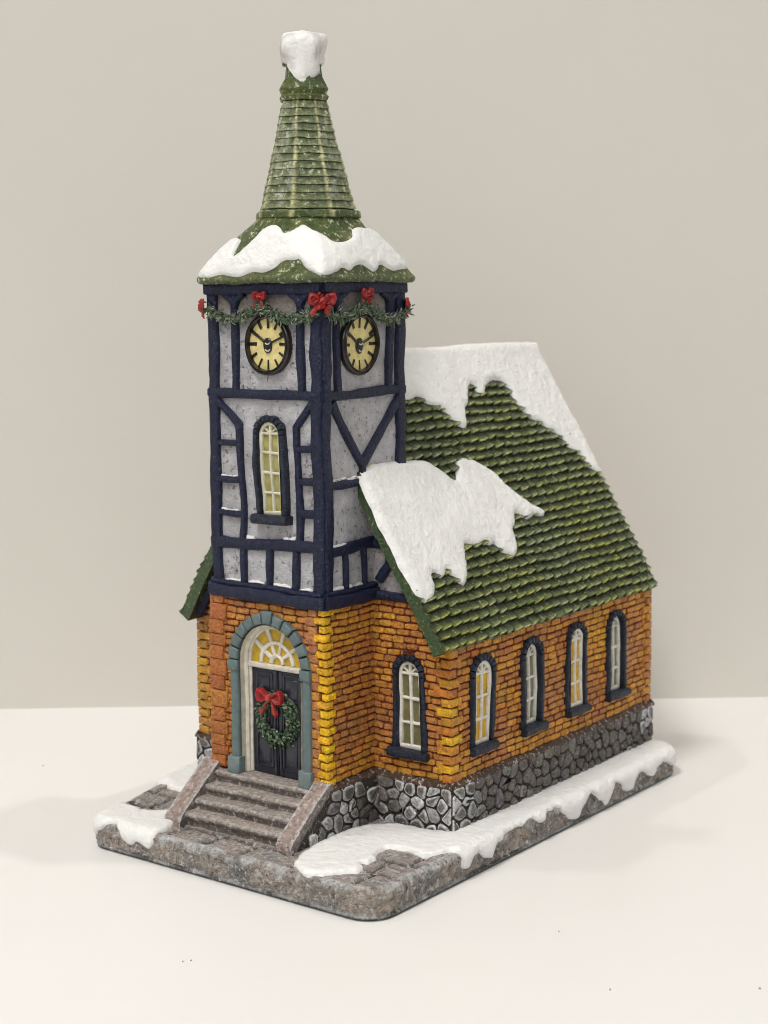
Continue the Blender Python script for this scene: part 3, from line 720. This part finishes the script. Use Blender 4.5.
for a, b_ in ((-1.52, -.96), (-.66, -.06), (.24, .84), (1.10, 1.5)): dab(f, a + .02, b_, 7.23, .09)
dab(f, -.70, -.42, 8.40, .12); dab(f, .55, .98, 8.46, .10); dab(R(T), 2.78, 3.9, 10.03, .09); dab(R(T), 2.80, 3.5, 8.34, .07)
dab(R(T), 2.85, 3.3, 7.23, .1); dab(R(T), 3.52, 4.1, 7.23, .11)
for z in (9.13, 10.02): dab(f, -1.55, -1.0, z, .05)
mb.build('snow', M['snow'], shaft, angle=60)
# nave gable: plaster above a navy band
for s in (1, -1):
    mb = MB(); sheet(mb, F(YN + .03), [(s * (T - .2), 6.75), (s * 3.85, 6.75), (s * 1.74, 10.2)], [], mixc(PL, PB, .4), 0, .25)
    gable = mb.build('gable_wall', M['plaster'], root)
    mb = MB()
    tb(F(YN), [(s * (T - .1), 6.9), (s * 3.75, 6.9)], .22, .18); tb(F(YN), [(s * 3.8, 6.75), (s * 1.8, 10.0)], .3, .12)
    tb(F(YN), [(s * 2.15, 7.3), (s * 2.5, 7.75), (s * 2.62, 8.25)], .22, .16); tb(F(YN), [(s * 1.95, 8.25), (s * 2.6, 8.25)], .24)
    strip(mb, F(YF + .3), [(s * 4.25, 5.75), (s * 1.9, 9.55)], .40, -.05, .06, NAVY, .03)       # barge board
    mb.build('timber_frame', M['timber'], gable, angle=50)
# ------------------------------------------------------------------ windows
WF = (.66, .64, .58)
def window(fr, uc, hw, v0, vs_, pane, wob=0, rows=3, dep=-.16, sur=.17, sillw=.62, frame_c=WF, blocky=True):
    mb = MB(); SB = (.016, .021, .036)
    for s in (-1, 1): strip(mb, fr, [(uc + s * (hw + sur * .5), v0), (uc + s * (hw + sur * .5 + wob * .05), (v0 + vs_) / 2), (uc + s * (hw + sur * .5), vs_)], sur, -.05, .13, SB, .04, wob=.35)
    nb = 9
    for k in range(nb):
        a0, a1 = math.pi * (k + .05) / nb, math.pi * (k + .95) / nb; ro = hw + sur * (1.1 if k % 2 else .95)
        arcp = lambda r: [(uc - r * math.cos(a0 + (a1 - a0) * q / 2), vs_ + r * math.sin(a0 + (a1 - a0) * q / 2)) for q in range(3)]
        pillow(mb, fr, arcp(hw) + arcp(ro)[::-1], [(0, -.04), (0, .10), (.015, .13), (.04, .145)], vary(SB, .25))
    A = arch(uc, hw, v0, vs_, 16); V = []
    for u, v in A: V += [fr(u, v, .11), fr(u, v, dep - .05)]
    mb.add(V, [(2 * i, 2 * i + 1, 2 * i + 3, 2 * i + 2) for i in range(len(A) - 1)], SB)
    o = mb.build('window', M['timber'], root, angle=50)
    mb = MB(); strip(mb, fr, [(uc - sillw, v0 - .10), (uc + sillw, v0 - .10)], .24, -.05, .27, SB, .06, wob=.2); mb.build('sill', M['timber'], o, angle=50)
    mb = MB(); sheet(mb, fr, arch(uc, hw + .01, v0 - .02, vs_, 16), [], pane, dep); mb.build('pane', M['gloss'], o)
    mb = MB(); iw = hw - .05
    q = arch(uc, iw, v0 + .06, vs_, 14); strip(mb, fr, q, .10, dep, dep + .085, frame_c, .025, .15, closed=True, wob=.3)
    strip(mb, fr, [(uc, v0 + .05), (uc, vs_ + iw)], .075, dep, dep + .075, frame_c, .02, wob=.4)
    for k in range(rows):
        z = v0 + .06 + (vs_ - v0 - .02) * (k + 1) / rows; strip(mb, fr, [(uc - iw, z), (uc + iw, z)], .075, dep, dep + .07, frame_c, .02, wob=.4)
    for s in (-1, 1): strip(mb, fr, [(uc, vs_ + .04), (uc + s * iw * .72, vs_ + iw * .7)], .05, dep, dep + .07, frame_c, .018, wob=.3)
    mb.build('frame', M['satin'], o, angle=50); return o
OL = (.15, .14, .065); YW = (.62, .36, .012)
window(F(YN), 3.12, .385, 2.86, 4.84, OL, dep=-.06, sur=.155)
for c, pc in zip(SW, (YW, (.20, .20, .13), YW, (.20, .20, .13))):
    window(R(W), c, .385, 2.88, 4.80, pc, dep=-.02 if pc is YW else -.10, sur=.175, sillw=.57)
window(F(YT), wc, .355, 9.08, 11.18, (.34, .31, .11), rows=4, wob=1, dep=-.05, sur=.15, sillw=.60, frame_c=(.58, .56, .44))
# ------------------------------------------------------------------ clocks
def clock(fr, u, v):
    BKc = (.016, .012, .010); mb = MB(); n = 40; vs = []; PR_ = [(.79, -.04), (.80, .05), (.78, .10), (.75, .12), (.735, .10), (.72, .105), (.70, .145), (.68, .14), (.665, .08), (.66, .0)]
    for r, h in PR_: vs += [fr(u + r * .98 * math.cos(6.2832 * k / n), v + r * math.sin(6.2832 * k / n), h) for k in range(n)]
    mb.add(vs, [(j * n + k, j * n + (k + 1) % n, (j + 1) * n + (k + 1) % n, (j + 1) * n + k) for j in range(len(PR_) - 1) for k in range(n)], BKc)
    o = mb.build('clock', M['gloss'], root, angle=40)
    mb = MB(); sheet(mb, fr, [(u + .65 * math.cos(6.2832 * k / 32), v + .66 * math.sin(6.2832 * k / 32)) for k in range(32)], [], (.66, .56, .24), .02, .2); mb.build('clock_face', M['satin'], o)
    mb = MB(); K = (.012, .009, .006)
    for k in range(12):
        a = math.pi * k / 6; d = (math.sin(a), math.cos(a)); r0 = .40 + (k % 3) * .03
        strip(mb, fr, [(u + d[0] * r0, v + d[1] * r0), (u + d[0] * .65, v + d[1] * .65)], .075, .0, .045, K, .008, wob=.6)
    mb.build('hour_mark', M['gloss'], o)
    mb = MB()
    pillow(mb, fr, [(u + .15 * math.cos(6.2832 * k / 16), v - .04 + .20 * math.sin(6.2832 * k / 16)) for k in range(16)], [(0, .0), (0, .05), (.02, .07), (.05, .075)], K)
    for q, (a0, a1) in enumerate(((-2.6, -.3), (-2.9, -.2))):
        strip(mb, fr, [(u + .02 + .085 * math.cos(a0 + (a1 - a0) * k / 6), v + (.05, -.12)[q] + .06 * math.sin(a0 + (a1 - a0) * k / 6)) for k in range(7)], .035, .06, .088, (.50, .47, .38), .01)
    strip(mb, fr, [(u - .12, v + .06), (u - .54, v + .34)], .06, .02, .07, K, .012); strip(mb, fr, [(u + .13, v + .03), (u + .58, v + .22)], .05, .02, .07, K, .012)
    mb.build('clock_hand', M['gloss'], o)
clock(F(YT), .20, 13.50); clock(R(T), 4.10, 13.50)
# ------------------------------------------------------------------ garlands and bows
def garland(fr, pts, h=.10):
    mb = MB(); P = resample(pts, .018); rr = random.Random(int(pts[0][0] * 100)); fm = Vector(fr(0, 0, 1)) - Vector(fr(0, 0, 0))
    ux = Vector(fr(1, 0, 0)) - Vector(fr(0, 0, 0))
    strip(mb, fr, pts, .16, 0, h + .02, (.02, .04, .02), .04)
    for q in P:
        for _ in range(3):
            d = ux * rr.uniform(-1, 1) + Vector((0, 0, rr.uniform(-1, .9))) + fm * rr.uniform(.1, .6); c = rr.choice(GR)
            leaf(mb, fr(q[0] + rr.gauss(0, .05), q[1] + rr.gauss(0, .065), h + rr.uniform(-.02, .06)), d, fm, rr.uniform(.10, .2), .024, c, mixc(c, (.40, .42, .32), rr.random() ** 2.5))
    return mb.build('garland', M['leaf'], root, angle=20)
def swag(a, b, drop, n=8): return [(a[0] + (b[0] - a[0]) * t, a[1] + (b[1] - a[1]) * t - drop * 4 * t * (1 - t)) for t in [k / n for k in range(n + 1)]]
garland(F(YT), swag((-1.85, 14.42), (.05, 14.50), .30)); garland(F(YT), swag((.05, 14.50), (1.9, 14.35), .28))
garland(R(T), swag((2.6, 14.32), (4.2, 14.50), .22)); garland(R(T), swag((4.2, 14.50), (6.1, 14.35), .30))
bow('bow', F(YT), .03, 14.72, .16, .42, root, crumple=1); bow('bow', R(T), 4.22, 14.76, .16, .42, root, crumple=1)
cnr = lambda x, y, sx, sy: (lambda u, v, h=0: (x + (u * .7071 + h * .7071) * sx, y + (u * .7071 * 1 - h * .7071) * sy, v))
bow('bow', cnr(T, YT, 1, 1), 0, 14.60, .08, .62, root, crumple=1)
bow('bow', lambda u, v, h=0: (-T - .7071 * (h) + .7071 * u, YT - .7071 * h - .7071 * u, v), 0, 14.52, .10, .55, root, crumple=1)
bow('bow', lambda u, v, h=0: (T + .7071 * (h) - .7071 * u, YR + .7071 * h + .7071 * u, v), 0, 14.52, .02, .50, root, crumple=1)
# ------------------------------------------------------------------ nave roof
def slope(side):
    def fr(y, s, h=0): return (side * (WE - s * CS + h * SN), y, ZE + s * SN + h * CS)
    return fr
RG = (.068, .100, .020)
mb = MB()
for side in (1, -1):          # the slab that carries the tiles
    fr = slope(side); ys = [YF + (YB - YF) * k / 30 for k in range(31)]; ss = [0 + SL * k / 22 for k in range(23)]
    for h, flip in ((0, 0), (-.30, 1)):
        vs = [fr(y, s if h == 0 else min(s, SL - .2), h) for y in ys for s in ss]
        mb.add(vs, [(i * 23 + j, i * 23 + j + 1, (i + 1) * 23 + j + 1, (i + 1) * 23 + j) for i in range(30) for j in range(22)], (.03, .045, .018))
    for y in (YF, YB):
        vs = []
        for s in ss: vs += [fr(y, s, .05), fr(y, min(s, SL - .2), -.30)]
        mb.add(vs, [(2 * i, 2 * i + 1, 2 * i + 3, 2 * i + 2) for i in range(22)], (.045, .080, .030))
    vs = []
    for y in ys: vs += [fr(y, 0, .02), fr(y, 0, -.16), fr(y, .12, -.30)]
    mb.add(vs, [(3 * i + k, 3 * i + k + 1, 3 * i + k + 4, 3 * i + k + 3) for i in range(30) for k in range(2)], (.16, .18, .10))
rs = random.Random(11); NROW = 31; ex = SL / NROW
for side in (1, -1):
    fr = slope(side)
    for r in range(NROW):
        s0 = r * ex; y = YF - .02 - rs.uniform(.1, .5); skew = .024
        while y < YB:
            tw = .45 * rs.uniform(.86, 1.14); a, b = max(y + .013, YF), min(y + tw - .013, YB + .02)
            if b - a > .12:
                lift = .125 + rs.uniform(-.02, .03); tl = rs.uniform(-.04, .04); so = rs.uniform(-.022, .022)
                warm = .5 + noise.noise(Vector((y * .35, s0 * .4, side * 4))) * 1.1 - s0 * .04
                body = mixc(vary(RG, .3), (.085, .12, .05), rs.random() * .5)
                lip = mixc((.40, .46, .26), (.50, .50, .10), max(0, min(1, warm + rs.uniform(-.3, .3))))
                if rs.random() < .25: lip = mixc(lip, body, .6)
                vs = []; cs = []; nc = 5
                for (ds_, hh, kind) in ((.005, -.02, 0), (0.0, lift * .75, 1), (.022, lift, 2), (.065, lift * .93, 3), (.15, lift * .62, 4), (ex * 1.12, .012, 5)):
                    for k in range(nc):
                        t = k / (nc - 1); rc = .012 * (max(0, abs(t - .5) * 2 - .5) * 2) ** 2
                        sk = skew * (t - .5) * 2 + tl * (t - .5)
                        cu = .012 * math.sin(t * 3.14)
                        f_ = 0
                        h2 = hh + (cu - .02 * (t < .1) if hh > 0.02 else 0)
                        vs.append(fr(a + (b - a) * t, s0 + so + ds_ + (sk + rc) * (1 if ds_ < .1 else .3), h2))
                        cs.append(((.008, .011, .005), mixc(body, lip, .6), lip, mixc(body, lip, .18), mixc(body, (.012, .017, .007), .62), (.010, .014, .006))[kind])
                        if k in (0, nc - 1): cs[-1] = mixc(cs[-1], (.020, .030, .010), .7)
                fs = [(j * nc + k, j * nc + k + 1, (j + 1) * nc + k + 1, (j + 1) * nc + k) for j in range(5) for k in range(nc - 1)]
                for k in (0, nc - 1):      # sides
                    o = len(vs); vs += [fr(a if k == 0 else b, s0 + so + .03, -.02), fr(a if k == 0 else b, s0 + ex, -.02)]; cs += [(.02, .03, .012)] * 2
                    fs.append((k, nc + k, 2 * nc + k, 3 * nc + k, 4 * nc + k, 5 * nc + k, o + 1, o))
                mb.add(vs, fs, cs)
            y += tw
roof = mb.build('roof', M['tile'], root, angle=40)
def rmap(y, s, h=0):
    if s <= SL: x, yy, z = slope(1)(y, s, h)
    else: x, yy, z = slope(-1)(y, 2 * SL - s, h)
    k = max(0, 1 - abs(s - SL) / .25)
    return (x, yy, z + k * .05)
SU = [(4.05, 8.0), (4.6, 7.2), (6.2, 7.5), (7.6, 7.05), (8.25, 7.2), (8.6, 6.85), (8.98, 6.7), (9.24, 6.3), (9.62, 6.0), (9.85, 6.15), (10.05, 6.6), (10.35, 6.8), (10.75, 7.3), (10.99, 7.45), (11.2, 7.05), (11.42, 7.0), (11.75, 7.35),
      (12.2, 7.5), (12.6, 7.45), (12.82, 7.2), (12.9, 6.6), (13.2, 6.1), (13.6, 5.95), (13.9, 5.6), (14.3, 5.35), (14.45, 4.95), (14.8, 4.7), (15.0, 4.25), (15.35, 3.9), (15.62, 3.75), (15.68, 4.6), (15.7, 6.5), (15.68, 8.6),
      (15.66, 9.3), (15.1, 10.1), (14.2, 9.5), (13.2, 9.9), (12.0, 9.4), (10.5, 9.9), (9, 9.4), (7.5, 9.8), (6, 9.5), (4.6, 9.9), (4.0, 9.3)]
SLW = [(3.93, 5.22), (4.7, 5.42), (5.9, 5.38), (7.0, 5.3), (7.5, 4.9), (7.8, 4.55), (8.1, 4.65), (8.4, 5.1), (8.72, 5.22), (9.3, 5.08), (9.88, 4.66), (10.3, 4.05), (10.8, 3.6), (11.25, 3.3), (11.45, 3.1), (11.25, 2.95), (10.9, 3.1), (10.55, 2.98), (10.3, 3.05), (10.1, 3.2), (9.88, 3.2), (9.72, 2.9), (9.45, 2.75), (9.3, 2.25),
       (8.95, 1.95), (8.7, 2.0), (8.45, 2.2), (8.3, 2.5), (8.05, 2.45), (7.9, 2.62), (7.5, 2.45), (7.25, 2.6), (6.95, 2.68), (6.75, 2.3), (6.55, 2.0), (6.3, 1.65), (5.98, 1.5), (5.8, 1.8), (5.62, 2.1), (5.45, 1.95), (5.2, 1.92), (5.05, 2.12), (4.88, 2.02), (4.85, 1.7), (4.55, 1.42), (4.2, 1.35), (4.0, 1.55), (3.88, 2.2), (3.9, 2.9), (3.84, 3.7), (3.88, 4.5)]
snow_patch('snow', rmap, SU, .16, roof, rough=.035, grid=.12, r=.22, seed=21, sink=-.02, smooth=1)
snow_patch('snow', rmap, SLW, .17, roof, rough=.035, grid=.11, r=.22, seed=33, sink=-.02, smooth=1)
# ------------------------------------------------------------------ flared tower roof
mb = MB(); nu, nv = 96, 16; vs = []; cs = []; fs = []
TG = (.060, .092, .022)
def tr(u, v, h=0): return loft(u, v, h)
rings = [(0, -.11, -.06), (0, -.11, .03), (0, -.06, .05), (0, 0, .03)] + [(v / nv, 0, 0) for v in range(1, nv + 1)]
for (v, dz, h) in rings:
    for i in range(nu):
        u = -1 + 8 * i / nu; x, y, z = loft(u, v, h); n = noise.noise(Vector((x * 2, y * 2, z * 2)))
        vs.append((x, y, z + dz + .03 * n)); c = mixc(TG, (.20, .21, .07), max(0, .15 + n)); 
        if dz < -.2: c = mixc(c, (.025, .03, .02), .5)
        elif v == 0: c = mixc(c, (.17, .19, .11), .35)
        cs.append(c)
for j in range(len(rings) - 1): fs += [(j * nu + i, j * nu + (i + 1) % nu, (j + 1) * nu + (i + 1) % nu, (j + 1) * nu + i) for i in range(nu)]
fs.append(tuple(range(nu)))
mb.add(vs, fs, cs); troof = mb.build('tower_roof', M['spire'], root, angle=50)
TS = [(-1.3, .03), (-1.0, .03), (-.8, .0), (-.65, .10), (-.5, .07), (-.35, .03), (-.22, .06), (-.1, .13), (.1, .10), (.23, .15), (.42, .30), (.58, .31), (.68, .34), (.74, .20), (.82, .13), (.90, .09), (.97, .03), (1.05, .03), (1.15, .04), (1.27, .10), (1.36, .12), (1.45, .18), (1.6, .11),
      (1.76, .22), (1.9, .24), (2.02, .16), (2.12, .10), (2.24, .14), (2.35, .24), (2.48, .17), (2.6, .12), (2.8, .17), (3.0, .18), (3.1, .07), (3.3, .05), (3.6, .25), (4.1, .12), (4.6, .3), (5.2, .1), (5.8, .25), (6.4, .1), (6.6, .05),
      (6.62, .68), (6.3, .55), (5.8, .8), (5.2, .6), (4.6, .85), (4.0, .6), (3.4, .76), (3.0, .75), (2.7, .79), (2.35, .79), (2.12, .80), (2.0, .77), (1.92, .66), (1.7, .59), (1.5, .56), (1.32, .57), (1.22, .66), (1.1, .70), (.98, .78), (.88, .84), (.78, .84), (.6, .77), (.42, .69), (.34, .74), (.22, .82), (.08, .84), (-.05, .82), (-.2, .74), (-.30, .60), (-.42, .47), (-.52, .38), (-.58, .38), (-.66, .52), (-.74, .64), (-.9, .66), (-1.25, .66)]
snow_patch('snow', lambda u, v, h=0: loft(u / 1.0 , v / 1.55, h), [(u, (v if v > .45 else v - .035) * 1.55) for u, v in TS], .10, troof, rough=.02, grid=.07, r=.10, seed=50, sink=.02, smooth=1)
# ------------------------------------------------------------------ spire
SPX, SPY = TX + .03, TY + .03
def octr(z, R_, k, n=80):
    a = 2 * math.pi * k / n - math.pi / 2 + math.pi / 8; rel = (2 * math.pi * k / n) % (math.pi / 4) - math.pi / 8
    r = R_ * math.cos(math.pi / 8) / math.cos(rel); return (SPX - .02 * (z - 16.8) + r * math.cos(a), SPY + r * math.sin(a), z)
mb = MB(); n = 80; rings = [(16.74, 1.22), (16.74, 1.42), (16.77, 1.44), (16.90, 1.43), (16.93, 1.40), (16.95, 1.28)]
NC = 14
for i in range(NC):
    z0 = 16.97 + (19.72 - 16.97) * i / NC; z1 = 16.97 + (19.72 - 16.97) * (i + 1) / NC
    r0 = 1.29 + (.60 - 1.29) * i / NC; r1 = 1.29 + (.60 - 1.29) * (i + 1) / NC
    rings += [(z0, r0 - .050), (z0 + .010, r0 + .026), (z0 + .032, r0 + .030), (z1 - .005, r1 + .012)]
rings += [(19.72, .56), (19.74, .64), (19.84, .67), (19.90, .60), (19.95, .62), (20.04, .66), (20.15, .60), (20.30, .50), (20.45, .475), (20.7, .455), (21.2, .42), (21.25, .0)]
vs = []; cs = []
for j, (z, r) in enumerate(rings):
    for k in range(n):
        p = octr(z, r, k, n); q = noise.noise_vector(Vector(p) * 3) * .02; vs.append((p[0] + q.x, p[1] + q.y, p[2] + q.z))
        c = mixc((.050, .085, .024), (.13, .15, .035), max(0, .35 + noise.noise(Vector(p) * 1.7)))
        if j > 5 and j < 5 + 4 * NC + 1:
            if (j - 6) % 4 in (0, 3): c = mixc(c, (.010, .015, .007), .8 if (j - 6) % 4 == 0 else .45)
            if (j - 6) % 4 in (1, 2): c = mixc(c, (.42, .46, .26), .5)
            if k % 20 > 10: c = mixc(c, (.50, .54, .44), max(0, min(.45, 1.5 * noise.noise(Vector((k * .35, z * 5, 1))))))
        if k % 10 == 0 and z < 19.8: c = mixc(c, (.62, .60, .32), max(0, .75 + 1.0 * noise.noise(Vector((k, z * 2, 0)))))
        cs.append(c)
mb.add(vs, [(j * n + k, j * n + (k + 1) % n, (j + 1) * n + (k + 1) % n, (j + 1) * n + k) for j in range(len(rings) - 1) for k in range(n)], cs)
spire = mb.build('spire', M['spire'], root, angle=35)
mb = MB(); n = 56; cx, cy = SPX - .08, SPY; vs = []
RN = [(-.02, .52), (.0, .545), (.1, .555), (.3, .56), (.6, .575), (.85, .58), (1.0, .555), (1.08, .48), (1.12, .36), (1.14, .18), (1.145, .0)]
for j, (h, r) in enumerate(RN):
    for k in range(n):
        a = 6.2832 * k / n; d = .5 + .5 * noise.noise(Vector((math.cos(a) * 1.6, math.sin(a) * 1.6, 3.3))) 
        low = 20.66 - .50 * max(0, math.cos(1.55 * ((a + .80 + math.pi) % 6.2832 - math.pi))) ** .9 - .08 * noise.noise(Vector((math.cos(a) * 5, math.sin(a) * 5, 1)))
        top = 21.50 + .06 * math.cos(a - 2.4); z = low + (top - low) * max(0, h) / 1.15
        rr = r * (1 - .10 * (z < 20.9) + .10 * noise.noise(Vector((math.cos(a) * 3, math.sin(a) * 3, z * 4))) + .20 * noise.noise(Vector((math.cos(a) * 1.3, math.sin(a) * 1.3, z * 1.8)))) + (.04 if z < 20.6 else 0) + (.05 if z < 20.25 else 0)
        vs.append((cx + rr * math.cos(a), cy + rr * math.sin(a), z))
mb.add(vs, [(j * n + k, j * n + (k + 1) % n, (j + 1) * n + (k + 1) % n, (j + 1) * n + k) for j in range(len(RN) - 1) for k in range(n)], [mixc((.80, .80, .78), (.50, .48, .45), max(0, min(1, 2.2 * noise.noise(Vector(p) * 2.2)))) for p in vs])
mb.build('snow', M['snow'], spire, angle=80)
